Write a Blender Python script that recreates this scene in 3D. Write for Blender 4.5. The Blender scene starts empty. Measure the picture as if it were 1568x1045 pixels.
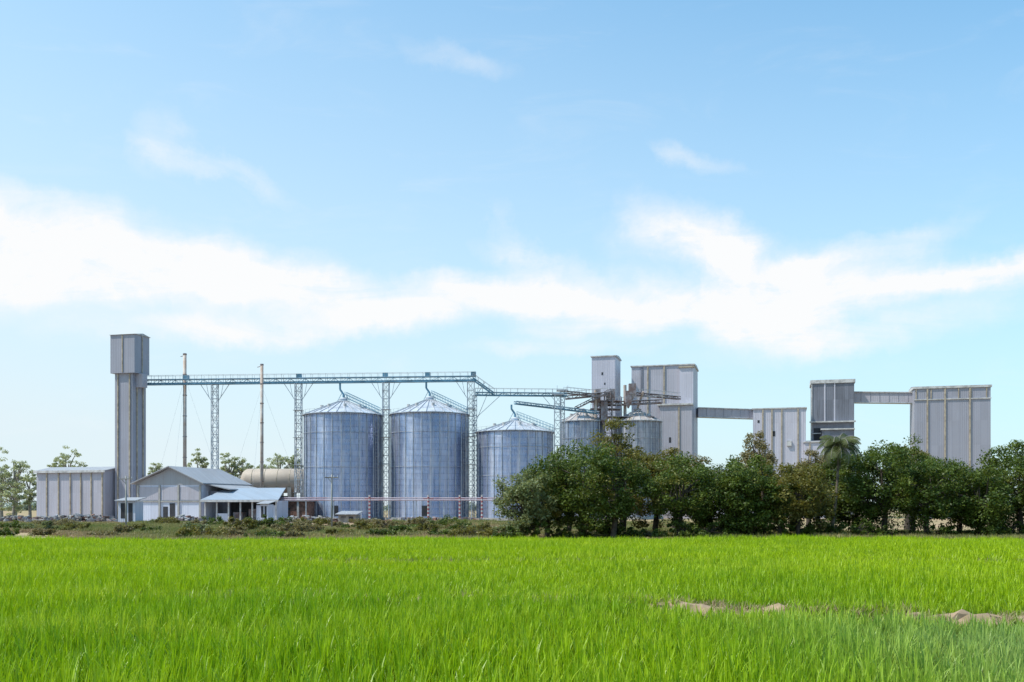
import bpy, math, random
import numpy as np
from mathutils import Vector, Matrix
random.seed(7)
F=1524.0; CX=784.0; HY=774.0; CH=3.0
def X(px,D): return (px-CX)/F*D
def Z(py,D): return CH+(HY-py)/F*D
scene=bpy.context.scene
COL=scene.collection
scene.view_settings.view_transform='Standard'; scene.view_settings.look='None'
scene.view_settings.exposure=0; scene.view_settings.gamma=1

# ---------------------------------------------------------------- node helpers
def M(nt,op,a,b=None,c=None,clamp=False):
    n=nt.nodes.new('ShaderNodeMath'); n.operation=op; n.use_clamp=clamp
    for i,v in enumerate((a,b,c)):
        if v is None: continue
        if isinstance(v,(int,float)): n.inputs[i].default_value=v
        else: nt.links.new(v,n.inputs[i])
    return n.outputs[0]
def MIX(nt,f,a,b,blend='MIX'):
    n=nt.nodes.new('ShaderNodeMix'); n.data_type='RGBA'; n.blend_type=blend
    for s,v in ((n.inputs[0],f),(n.inputs[6],a),(n.inputs[7],b)):
        if isinstance(v,(int,float)): s.default_value=v
        elif isinstance(v,tuple): s.default_value=(v[0],v[1],v[2],1)
        else: nt.links.new(v,s)
    return n.outputs[2]
def RNG(nt,v,a,b,c=0.0,d=1.0,smooth=True):
    n=nt.nodes.new('ShaderNodeMapRange'); n.interpolation_type='SMOOTHSTEP' if smooth else 'LINEAR'
    nt.links.new(v,n.inputs[0])
    for i,k in enumerate((a,b,c,d)): n.inputs[i+1].default_value=k
    return n.outputs[0]
def NOISE(nt,vec,scale,detail=4,rough=0.55,dist=0.0):
    n=nt.nodes.new('ShaderNodeTexNoise'); n.inputs['Scale'].default_value=scale
    n.inputs['Detail'].default_value=detail; n.inputs['Roughness'].default_value=rough
    n.inputs['Distortion'].default_value=dist
    if vec is not None: nt.links.new(vec,n.inputs['Vector'])
    return n.outputs[0]
def COMB(nt,x,y,z):
    n=nt.nodes.new('ShaderNodeCombineXYZ')
    for i,v in enumerate((x,y,z)):
        if isinstance(v,(int,float)): n.inputs[i].default_value=v
        else: nt.links.new(v,n.inputs[i])
    return n.outputs[0]
def SEP(nt,v):
    n=nt.nodes.new('ShaderNodeSeparateXYZ'); nt.links.new(v,n.inputs[0]); return n.outputs
def newmat(name):
    m=bpy.data.materials.new(name); m.use_nodes=True; nt=m.node_tree
    b=nt.nodes['Principled BSDF']; return m,nt,b

def mat_siding(name,col,stain,amt=0.5,panel=1.0,rough=0.5,metal=0.0,dark=0.93,seamamt=.16):
    m,nt,b=newmat(name)
    tc=nt.nodes.new('ShaderNodeTexCoord'); x,y,z=SEP(nt,tc.outputs['Object'])
    s=M(nt,'ADD',x,M(nt,'MULTIPLY',y,0.83))
    fl=M(nt,'FLOOR',M(nt,'DIVIDE',s,panel))
    fz=M(nt,'FLOOR',M(nt,'DIVIDE',z,5.5))
    wn=nt.nodes.new('ShaderNodeTexWhiteNoise'); wn.noise_dimensions='2D'
    nt.links.new(COMB(nt,fl,fz,0.0),wn.inputs['Vector'])
    v=RNG(nt,wn.outputs[0],0,1,dark,1.04,False)
    st=RNG(nt,NOISE(nt,COMB(nt,M(nt,'MULTIPLY',s,1.4),0.0,M(nt,'MULTIPLY',z,0.10)),1.0,5,0.6),0.45,0.78)
    big=RNG(nt,NOISE(nt,tc.outputs['Object'],0.16,3),0.35,0.7)
    c=MIX(nt,M(nt,'MULTIPLY',M(nt,'MAXIMUM',st,M(nt,'MULTIPLY',big,0.5)),amt),col,stain)
    vv=MIX(nt,1.0,c,COMB(nt,v,v,v),'MULTIPLY')
    fr=M(nt,'FRACT',M(nt,'DIVIDE',s,panel)); seam=M(nt,'LESS_THAN',fr,0.09)
    vv=MIX(nt,M(nt,'MULTIPLY',seam,seamamt),vv,(col[0]*.35,col[1]*.35,col[2]*.4))
    nt.links.new(vv,b.inputs['Base Color'])
    b.inputs['Roughness'].default_value=rough; b.inputs['Metallic'].default_value=metal
    w=M(nt,'SINE',M(nt,'MULTIPLY',s,2*math.pi/0.3))
    bp=nt.nodes.new('ShaderNodeBump'); bp.inputs['Strength'].default_value=0.3; bp.inputs['Distance'].default_value=0.03
    nt.links.new(w,bp.inputs['Height']); nt.links.new(bp.outputs[0],b.inputs['Normal'])
    return m
def mat_plain(name,col,rough=0.6,metal=0.0,var=0.25,scale=1.2,col2=None):
    m,nt,b=newmat(name)
    tc=nt.nodes.new('ShaderNodeTexCoord')
    n=NOISE(nt,tc.outputs['Object'],scale,5,0.6)
    f=RNG(nt,n,0.35,0.68)
    c2=col2 or tuple(c*(1-var*1.6) for c in col)
    nt.links.new(MIX(nt,f,col,c2),b.inputs['Base Color'])
    b.inputs['Roughness'].default_value=rough; b.inputs['Metallic'].default_value=metal
    return m
def mat_silo(name,R,col=(0.34,0.41,0.56),metal=0.65):
    m,nt,b=newmat(name)
    tc=nt.nodes.new('ShaderNodeTexCoord'); x,y,z=SEP(nt,tc.outputs['Object'])
    ang=M(nt,'MULTIPLY',M(nt,'ARCTAN2',y,x),R)
    br=nt.nodes.new('ShaderNodeTexBrick'); br.offset=0.5
    br.inputs['Color1'].default_value=(*col,1); br.inputs['Color2'].default_value=(col[0]*1.2,col[1]*1.16,col[2]*1.12,1)
    br.inputs['Mortar'].default_value=(col[0]*.62,col[1]*.62,col[2]*.68,1)
    br.inputs['Scale'].default_value=1; br.inputs['Brick Width'].default_value=2.4; br.inputs['Row Height'].default_value=1.15
    br.inputs['Mortar Size'].default_value=0.05
    nt.links.new(COMB(nt,ang,z,0.0),br.inputs['Vector'])
    st=RNG(nt,NOISE(nt,COMB(nt,M(nt,'MULTIPLY',ang,0.55),M(nt,'MULTIPLY',z,0.05),0.0),1.0,5,0.65),0.44,0.66)
    c=MIX(nt,M(nt,'MULTIPLY',st,0.6),br.outputs[0],(0.60,0.60,0.66))  # pale vertical streaks: highlights painted into the sheet colour
    st2=RNG(nt,NOISE(nt,COMB(nt,M(nt,'MULTIPLY',ang,1.5),M(nt,'MULTIPLY',z,0.10),3.0),1.0,5,0.65),0.46,0.72)
    c=MIX(nt,M(nt,'MULTIPLY',st2,0.55),c,(0.10,0.13,0.22))
    # scattered rust-tinted panels
    st3=RNG(nt,NOISE(nt,COMB(nt,M(nt,'MULTIPLY',ang,0.8),M(nt,'MULTIPLY',z,0.5),7.0),1.0,3,0.6),0.60,0.74)
    c=MIX(nt,M(nt,'MULTIPLY',st3,0.45),c,(0.42,0.38,0.38))
    nt.links.new(c,b.inputs['Base Color'])
    b.inputs['Metallic'].default_value=metal
    nt.links.new(RNG(nt,st,0,1,0.24,0.42,False),b.inputs['Roughness'])
    w=M(nt,'SINE',M(nt,'MULTIPLY',z,2*math.pi/0.23))
    bp=nt.nodes.new('ShaderNodeBump'); bp.inputs['Strength'].default_value=0.5; bp.inputs['Distance'].default_value=0.03
    nt.links.new(w,bp.inputs['Height']); nt.links.new(bp.outputs[0],b.inputs['Normal'])
    return m
def mat_leaf(name,c1,c2,c3,scale=0.7,trans=0.3,dry=0.3):
    m,nt,b=newmat(name)
    tc=nt.nodes.new('ShaderNodeTexCoord')
    n1=RNG(nt,NOISE(nt,tc.outputs['Object'],scale,3),0.35,0.65)
    n2=RNG(nt,NOISE(nt,tc.outputs['Object'],scale*9,2),0.3,0.7)
    n3=RNG(nt,NOISE(nt,tc.outputs['Object'],scale*0.55,3,0.6,0.5),0.56,0.72)
    c=MIX(nt,n1,c1,c2); c=MIX(nt,M(nt,'MULTIPLY',n2,0.55),c,tuple(k*0.4 for k in c1))
    c=MIX(nt,M(nt,'MULTIPLY',n3,dry),c,c3)
    nt.links.new(c,b.inputs['Base Color']); b.inputs['Roughness'].default_value=0.5
    b.inputs['Specular IOR Level'].default_value=0.3
    t=nt.nodes.new('ShaderNodeBsdfTranslucent'); 
    nt.links.new(MIX(nt,0.5,c,(c2[0]*1.4,c2[1]*1.3,c2[2]*.6)),t.inputs[0])
    mx=nt.nodes.new('ShaderNodeMixShader'); mx.inputs[0].default_value=trans
    nt.links.new(b.outputs[0],mx.inputs[1]); nt.links.new(t.outputs[0],mx.inputs[2])
    nt.links.new(mx.outputs[0],nt.nodes['Material Output'].inputs[0])
    return m

# ---------------------------------------------------------------- mesh helpers
class Geo:
    def __init__(s): s.v=[]; s.f=[]
    def add(s,vs,fs):
        o=len(s.v); s.v+= [tuple(v) for v in vs]; s.f+=[tuple(i+o for i in f) for f in fs]
    def box(s,x0,x1,y0,y1,z0,z1,T=None):
        vs=[(x,y,z) for z in (z0,z1) for y in (y0,y1) for x in (x0,x1)]
        if T: vs=[T(*v) for v in vs]
        s.add(vs,[(0,2,3,1),(4,5,7,6),(0,1,5,4),(2,6,7,3),(0,4,6,2),(1,3,7,5)])
    def beam(s,p,q,t,t2=None):
        t2=t2 or t
        p=Vector(p);q=Vector(q);d=(q-p)
        if d.length<1e-6:return
        d.normalize(); up=Vector((0,0,1)) if abs(d.z)<0.95 else Vector((1,0,0))
        a=d.cross(up).normalized()*t/2; b=d.cross(a).normalized()*t2/2
        vs=[p-a-b,p+a-b,p+a+b,p-a+b,q-a-b,q+a-b,q+a+b,q-a+b]
        s.add(vs,[(0,1,2,3),(7,6,5,4),(0,4,5,1),(1,5,6,2),(2,6,7,3),(3,7,4,0)])
    def cyl(s,p,q,r0,r1=None,n=12,cap=True):
        r1=r0 if r1 is None else r1
        p=Vector(p);q=Vector(q);d=(q-p).normalized()
        up=Vector((0,0,1)) if abs(d.z)<0.95 else Vector((1,0,0))
        a=d.cross(up).normalized(); b=d.cross(a)
        vs=[]
        for c,r in ((p,r0),(q,r1)):
            for i in range(n):
                t=2*math.pi*i/n; vs.append(c+a*math.cos(t)*r+b*math.sin(t)*r)
        fs=[(i,(i+1)%n,n+(i+1)%n,n+i) for i in range(n)]
        if cap: fs+=[tuple(range(n-1,-1,-1)),tuple(range(n,2*n))]
        s.add(vs,fs)
class Group:
    def __init__(s,name,loc=(0,0,0)):
        s.name=name; s.loc=Vector(loc); s.parts={}
    def p(s,name,mat,smooth=False):
        if name not in s.parts: s.parts[name]=(Geo(),mat,smooth)
        return s.parts[name][0]
    def finish(s):
        e=bpy.data.objects.new(s.name,None); e.location=s.loc; COL.objects.link(e)
        for n,(g,mat,sm) in s.parts.items():
            if not g.v: continue
            me=bpy.data.meshes.new(s.name+'_'+n)
            me.from_pydata([tuple(Vector(v)-s.loc) for v in g.v],[],g.f); me.materials.append(mat)
            if sm: me.shade_smooth()
            me.update()
            o=bpy.data.objects.new(n,me); COL.objects.link(o); o.parent=e
        return e
def np_mesh(name,verts,quads,mat):
    me=bpy.data.meshes.new(name); nv=len(verts); nf=len(quads); k=quads.shape[1]
    me.vertices.add(nv); me.vertices.foreach_set('co',verts.astype(np.float32).ravel())
    me.loops.add(nf*k); me.loops.foreach_set('vertex_index',quads.astype(np.int32).ravel())
    me.polygons.add(nf); me.polygons.foreach_set('loop_start',np.arange(0,nf*k,k,dtype=np.int32))
    me.polygons.foreach_set('loop_total',np.full(nf,k,dtype=np.int32))
    me.update(calc_edges=True); me.materials.append(mat); return me

class Frame:
    """local building frame: u right along the facade, v depth, z up"""
    def __init__(s,pxL,pxR,D,yaw=-15):
        a=math.radians(yaw); s.c=math.cos(a); s.s=math.sin(a)
        s.x=X(pxL,D); s.y=D; t=(pxR-CX)/F
        s.w=(t*s.y-s.x)/(s.c-t*s.s); s.D=D
    def __call__(s,u,v,z): return (s.x+u*s.c-v*s.s, s.y+u*s.s+v*s.c, z)
    def U(s,px):
        t=(px-CX)/F; return (t*s.y-s.x)/(s.c-t*s.s)

# ---------------------------------------------------------------- materials
SID=mat_siding('siding_lavender_grey',(0.41,0.40,0.46),(0.30,0.27,0.28),0.5)
SIDL=mat_siding('siding_pale',(0.50,0.49,0.57),(0.38,0.36,0.40),0.45)
SIDD=mat_siding('siding_dark_weathered',(0.21,0.22,0.27),(0.08,0.08,0.10),0.75,0.9,dark=0.7)
SIDT=mat_siding('siding_tower',(0.31,0.315,0.38),(0.25,0.235,0.25),0.4,1.1)
WHT=mat_siding('white_wall',(0.54,0.57,0.68),(0.38,0.38,0.42),0.4,2.0)
ROOF=mat_siding('roof_sheet',(0.32,0.33,0.36),(0.25,0.22,0.22),0.55,0.8)
ROOFB=mat_siding('roof_pale_blue_sheet',(0.30,0.36,0.44),(0.27,0.28,0.31),0.5,0.6)
BUFF=mat_plain('buff_pipe',(0.44,0.37,0.28),0.6)
TRIM=mat_plain('trim_pale',(0.56,0.55,0.55),0.6)
RUST=mat_plain('rusty_steel',(0.18,0.12,0.11),0.8,0,0.4,0.9,(0.31,0.30,0.33))
DARK=mat_plain('recess_shade',(0.03,0.032,0.04),0.7)  # near-black colour paints the shade of recessed openings onto flat panels
STEEL=mat_plain('galvanised_steel',(0.48,0.51,0.56),0.45,0.3)
BLUEST=mat_plain('blue_steel',(0.14,0.31,0.44),0.5,0.1,0.3,0.5)
SROOF=mat_plain('silo_roof_metal',(0.74,0.76,0.82),0.34,0.35,0.15,0.5)
PIPE=mat_plain('chimney_paint',(0.48,0.44,0.41),0.6,0,0.3,0.30,(0.33,0.22,0.16))
RED=mat_plain('red_paint',(0.34,0.10,0.11),0.6)
PINK=mat_plain('faded_pipe_paint',(0.46,0.40,0.45),0.5,0,0.3,0.4,(0.36,0.24,0.28))
CONC=mat_plain('concrete',(0.36,0.35,0.33),0.85,0,0.2,0.8)
TANKM=mat_plain('tank_beige',(0.46,0.38,0.31),0.6,0,0.15,0.15)
BARK=mat_plain('bark',(0.09,0.07,0.055),0.9,0,0.4,3)
BARKP=mat_plain('bark_pale',(0.34,0.31,0.27),0.9,0,0.3,2)
BARKM=mat_plain('palm_bark',(0.16,0.13,0.10),0.9,0,0.4,3)
WOOD=mat_plain('weathered_wood',(0.30,0.27,0.24),0.9)
BRICK=mat_plain('red_brick_block',(0.24,0.13,0.10),0.9,0,0.4,2)

# ---------------------------------------------------------------- left elevator tower
D0=203
g=Group('elevator_tower',(X(200,D0),D0,0))
f=Frame(176,203,D0); fs=4.4
zh=Z(571,D0); zt=Z(514,D0)
g.p('shaft',SIDT).box(0,f.w,0,fs,0,zh,f)
fh=Frame(169,206,D0-0.4); hd=4.9
g.p('head_house',SIDT).box(0,fh.w,0,hd,zh-0.2,zt,fh)
r=g.p('roof',TRIM); w=fh.w
vs=[fh(-.25,-.25,zt+.003),fh(w+.25,-.25,zt+.003),fh(w+.25,hd+.25,zt+.003),fh(-.25,hd+.25,zt+.003),fh(-.25,hd/2,zt+.45),fh(w+.25,hd/2,zt+.45)]
r.add(vs,[(0,1,5,4),(2,3,4,5),(0,4,3),(1,2,5),(0,3,2,1)])
pp=g.p('downpipes',BUFF)
for px in (181,199): pp.box(f.U(px)-.12,f.U(px)+.12,-.22,-.01,0,zh-.3,f)
pp.box(f.w+.01,f.w+.2,1.2,1.45,0,zh-.3,f); pp.box(f.w+.01,f.w+.2,3.2,3.45,0,zh-.3,f)
for px in (187,): pp.box(fh.U(px),fh.U(px)+.2,-.16,-.01,zh,zt-.1,fh)
pp.box(fh.w+.01,fh.w+.16,2.3,2.5,zh,zt-.1,fh)
g.p('spout_box',SID).box(f.w+.02,f.w+1.6,1.0,2.6,zh-3.0,zh-.25,f)
g.finish()

# ---------------------------------------------------------------- generic gabled building
def gable(g,f,v0,v1,ze,zr,wall,roof,ov=0.4,axis='u',peak=None):
    g.p('walls',wall).box(0,f.w,v0,v1,0,ze,f)
    r=g.p('roof',roof); t=0.18
    if axis=='u':
        vm=(v0+v1)/2
        A=[f(-ov,v0-ov,ze),f(f.w+ov,v0-ov,ze),f(f.w+ov,vm,zr),f(-ov,vm,zr),f(f.w+ov,v1+ov,ze),f(-ov,v1+ov,ze)]
        B=[(a[0],a[1],a[2]+t) for a in A]
        r.add(A+B,[(0,3,2,1),(3,5,4,2),(6,7,8,9),(9,8,10,11),(0,1,7,6),(4,5,11,10),(0,6,9,3),(3,9,11,5),(1,2,8,7),(2,4,10,8)])
        g.p('gable_ends',wall).add([f(0.02,v0,ze),f(0.02,v1,ze),f(0.02,vm,zr),f(f.w-.02,v0,ze),f(f.w-.02,v1,ze),f(f.w-.02,vm,zr)],[(0,2,1),(3,4,5)])
    else:
        um=peak if peak else f.w/2
        A=[f(-ov,v0-ov,ze),f(um,v0-ov,zr),f(f.w+ov,v0-ov,ze),f(-ov,v1+ov,ze),f(um,v1+ov,zr),f(f.w+ov,v1+ov,ze)]
        B=[(a[0],a[1],a[2]+t) for a in A]
        r.add(A+B,[(0,1,4,3),(1,2,5,4),(6,9,10,7),(7,10,11,8),(0,6,7,1),(1,7,8,2),(3,4,10,9),(4,5,11,10),(0,3,9,6),(2,8,11,5)])
        g.p('gable_ends',wall).add([f(0,v0+.02,ze),f(um,v0+.02,zr),f(f.w,v0+.02,ze),f(0,v1-.02,ze),f(um,v1-.02,zr),f(f.w,v1-.02,ze)],[(0,2,1),(3,4,5)])

D1=205
g=Group('corrugated_warehouse',(X(100,D1),D1,0)); f=Frame(56,160,D1)
gable(g,f,0,9,Z(723,D1),Z(716,D1),SID,ROOF)
pp=g.p('downpipes',BUFF)
for px in (72,90,108,124,140,157): pp.box(f.U(px)-.12,f.U(px)+.12,-.2,-.01,0,Z(724,D1),f)
g.p('plinth',CONC).box(-.1,f.w+.1,-.12,9.1,0,.8,f)
g.p('fascia',TRIM).box(-.42,f.w+.42,-.5,-.42,Z(724,D1)-.1,Z(722,D1)+.1,f)
g.finish()

D2=190
g=Group('gabled_packing_shed',(X(260,D2),D2,0)); f=Frame(211,308,D2)
ze=Z(742,D2); gable(g,f,0,16,ze,Z(716,D2),WHT,ROOF,ov=1.0,axis='v',peak=f.U(262))
gg=g.p('gable_sheet',ROOF)
gg.add([f(-.6,-.04,ze-.15),f(f.w+.6,-.04,ze-.15),f(f.w+.6,-.04,ze+.2),f(f.U(262),-.04,Z(717,D2)-.1),f(-.6,-.04,ze+.2)],[(0,1,2,3,4)])
dd=g.p('openings',DARK)
dd.box(f.U(260),f.U(268),-.05,-.005,0.1,Z(771,D2),f)
dd.box(f.U(250),f.U(257),-.05,-.005,0.1,Z(776,D2),f)
lv=g.p('louvre_panels',SID)
for a,b in ((213,244),(248,272),(276,306)): lv.box(f.U(a),f.U(b),-.09,-.005,Z(766,D2),Z(746,D2),f)
co=g.p('columns',CONC)
for px in (212,245,274,307): co.box(f.U(px)-.18,f.U(px)+.18,-.25,-.01,0,ze-.2,f)
co.box(-.1,f.w+.1,-.2,-.01,Z(769,D2),Z(767,D2),f)
fl=Frame(309,352,D2-1); ll=g.p('lean_to_roof',ROOF)
A=[fl(-.1,-1,Z(740,D2)),fl(fl.w+.6,-1,Z(751,D2)),fl(fl.w+.6,13,Z(751,D2)),fl(-.1,13,Z(740,D2))]
ll.add(A+[(a[0],a[1],a[2]+.2) for a in A],[(0,3,2,1),(4,5,6,7),(0,1,5,4),(1,2,6,5),(2,3,7,6),(3,0,4,7)])
g.p('lean_to_wall',SIDD).box(.05,fl.w,0.2,12,0,Z(752,D2)-.1,fl)
g.finish()

D3=183
g=Group('open_machinery_shed',(X(370,D3),D3,0)); f=Frame(313,424,D3,-8)
zf=Z(767,D3); zb=Z(752,D3)+.5
A=[f(-.5,-.6,zf),f(f.w+.5,-.6,zf),f(f.w*.9,8,zb),f(f.w*.06,8,zb)]
g.p('roof',ROOFB).add(A+[(a[0],a[1],a[2]+.18) for a in A],[(0,3,2,1),(4,5,6,7),(0,1,5,4),(1,2,6,5),(2,3,7,6),(3,0,4,7)])
g.p('back_wall',DARK).box(0.1,f.w-.1,5.5,5.8,0,zf+.9,f)  # wall coloured near-black to paint in the dark shed interior
g.p('side_walls',WHT).box(0,.2,0,5.6,0,zf-.01,f); g.p('side_walls',WHT).box(f.w-.2,f.w,0,5.6,0,zf-.01,f)
c=g.p('posts',TRIM)
for i in range(7): u=.15+i*(f.w-.3)/6; c.box(u-.12,u+.12,-.12,.12,0,zf,f)
g.p('fascia',TRIM).box(-.5,f.w+.5,-.7,-.605,zf-.25,zf+.15,f)
q=g.p('low_wall',WHT); q.box(f.U(330),f.U(350),.15,.3,0,1.5,f); q.box(f.U(392),f.U(421),.15,.3,0,3.0,f)
g.p('stored_machines',RUST).box(f.U(352),f.U(366),1.5,3.5,0,1.7,f); g.p('stored_machines',RUST).box(f.U(374),f.U(386),2,3.5,0,2.3,f)
g.finish()

D4=214; g=Group('horizontal_storage_tank',(X(410,D4),D4,0))
zc=Z(736,D4); R=Z(717,D4)-zc; xa=X(372,D4); xb=X(470,D4)
t=g.p('shell',TANKM,True); prof=[(-.62,0.02),(-.55,.45),(-.38,.75),(-.15,.93),(0,1)]
pts=[(xa+a*R*.9,b*R) for a,b in prof]+[(xb-a*R*.9,b*R) for a,b in reversed(prof)]
n=28; vs=[];fs=[]
for x,r_ in pts:
    for i in range(n): a=2*math.pi*i/n; vs.append((x,D4+4+math.cos(a)*r_,zc+math.sin(a)*r_))
for k in range(len(pts)-1):
    for i in range(n): fs.append((k*n+i,k*n+(i+1)%n,(k+1)*n+(i+1)%n,(k+1)*n+i))
t.add(vs,fs)
for k in range(5):
    x=xa+(xb-xa)*(k+.5)/5; g.p('saddles',CONC).box(x-.4,x+.4,D4+1.4,D4+6.6,0,zc-R*.55)
    g.p('straps',BUFF,True).cyl((x-.08,D4+4,zc),(x+.08,D4+4,zc),R+.03,n=28)
g.finish()

# ---------------------------------------------------------------- chimneys
def chimney(px,py,D,r):
    g=Group('steel_chimney',(X(px,D),D,0)); x=X(px,D); zt=Z(py,D)
    c=g.p('stack',PIPE,True); c.cyl((x,D,0),(x,D,zt),r*1.1,r,16)
    fl=g.p('flanges',RUST)
    for k in range(1,8): fl.cyl((x,D,zt*k/8-.07),(x,D,zt*k/8+.07),r*1.3,n=16)
    fl.cyl((x,D,zt-.25),(x,D,zt+.05),r*1.15,n=16)
    fl.cyl((x-.9,D,zt-.6),(x+.2,D,zt-.3),.07,n=6)
    gw=g.p('guy_wires',STEEL)
    for dx,dy in ((-9,3),(9,3),(0,-9)): gw.cyl((x,D,zt*.86),(x+dx,D+dy,0.2),.012,n=4)
    g.p('base',CONC).box(x-.8,x+.8,D-.8,D+.8,0,.6)
    g.finish()
chimney(283,542,207,.34); chimney(401,558,196,.30)

# ---------------------------------------------------------------- lattice and gantries
def lattice(g,x,y,z0,z1,w,t=.13,mat=None,brace=.08):
    s=g.p('legs',mat or STEEL); b=g.p('bracing',mat or STEEL); h=w/2
    cs=[(x-h,y-h),(x+h,y-h),(x+h,y+h),(x-h,y+h)]
    for c in cs: s.beam((*c,z0),(*c,z1),t)
    n=max(2,int((z1-z0)/(w*1.25))); dz=(z1-z0)/n
    for k in range(n):
        za=z0+k*dz; zb=za+dz
        for i in range(4):
            a=cs[i]; c=cs[(i+1)%4]
            b.beam((*a,za),(*c,zb),brace) if (k+i)%2 else b.beam((*c,za),(*a,zb),brace)
            b.beam((*a,zb),(*c,zb),brace)
def truss(g,p0,p1,w,h,step=1.5,mat=None,t=.12,rail=True,deck=None):
    mat=mat or STEEL; p0=Vector(p0);p1=Vector(p1); d=(p1-p0); L=d.length; d.normalize()
    a=d.cross(Vector((0,0,1))).normalized()*w/2; up=Vector((0,0,h))
    ch=g.p('chords',mat); web=g.p('web_members',mat)
    for s in (-1,1):
        ch.beam(p0+a*s,p1+a*s,t); ch.beam(p0+a*s+up,p1+a*s+up,t)
    n=max(2,int(L/step))
    for k in range(n+1):
        q=p0+d*(L*k/n)
        for s in (-1,1):
            web.beam(q+a*s,q+a*s+up,t*.7)
            if k<n:
                q2=p0+d*(L*(k+1)/n)
                if k%2: web.beam(q+a*s,q2+a*s+up,t*.6)
                else: web.beam(q+a*s+up,q2+a*s,t*.6)
        web.beam(q-a,q+a,t*.7)
    dk=g.p('conveyor_casing',deck or BLUEST); dk.beam(p0+Vector((0,0,h*.2)),p1+Vector((0,0,h*.2)),w*.55,h*.34)
    if rail:
        r=g.p('handrail',TRIM); hr=Vector((0,0,.9))
        for s in (-1,1):
            r.beam(p0+a*s+up+hr*.95,p1+a*s+up+hr*.95,.06)
            for k in range(n+1):
                q=p0+d*(L*k/n)+a*s+up; r.beam(q,q+hr,.055)
        g.p('walkway',STEEL).beam(p0+up+Vector((0,0,.09)),p1+up+Vector((0,0,.09)),w*.9,.05)
ga=(X(223,206),206.0); gb=(X(728,200),200.0)
def GY(px):
    k=(px-223)/(728-223); D=206-6*k; return X(px,D),D
zg=Z(587,203)
g=Group('conveyor_gantry',(X(457,203),203,0))
truss(g,(*ga,zg),(*gb,zg),1.3,1.0,1.5,BLUEST,.11)
for px in (285,458,590,655,725):
    x,y=GY(px); g.p('drive_units',BLUEST).box(x-.5,x+.5,y-.5,y+.5,zg+1.1,zg+1.9)
g.finish()
for px,wd in ((329,1.15),(457,1.25),(591,1.25),(721,1.35)):
    x,y=GY(px); g=Group('lattice_tower',(x,y,0)); lattice(g,x,y,0,zg-.07,wd,.14)
    b=g.p('knee_braces',STEEL)
    for s in (-1,1):
        b.beam((x+s*2.9,y,zg-.1),(x+s*.6,y,zg-3.6),.11)
        b.beam((x+s*1.7,y,zg-.1),(x+s*1.2,y,zg-2.7),.08)
    g.p('footing',CONC).box(x-1.1,x+1.1,y-1.1,y+1.1,0,.5)
    if px>400:
        cg=g.p('ladder',TRIM); yy=y-wd/2-.12
        cg.beam((x-.22,yy,0.3),(x-.22,yy,zg),.05); cg.beam((x+.22,yy,.3),(x+.22,yy,zg),.05)
        for k in range(int(zg/.6)): cg.beam((x-.22,yy,.5+k*.6),(x+.22,yy,.5+k*.6),.04)
        for k in range(1,5):
            z=k*zg/5; g.p('rest_platforms',STEEL).box(x-.95,x+.95,y-.95,y+.95,z,z+.07)
    g.finish()

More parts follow.
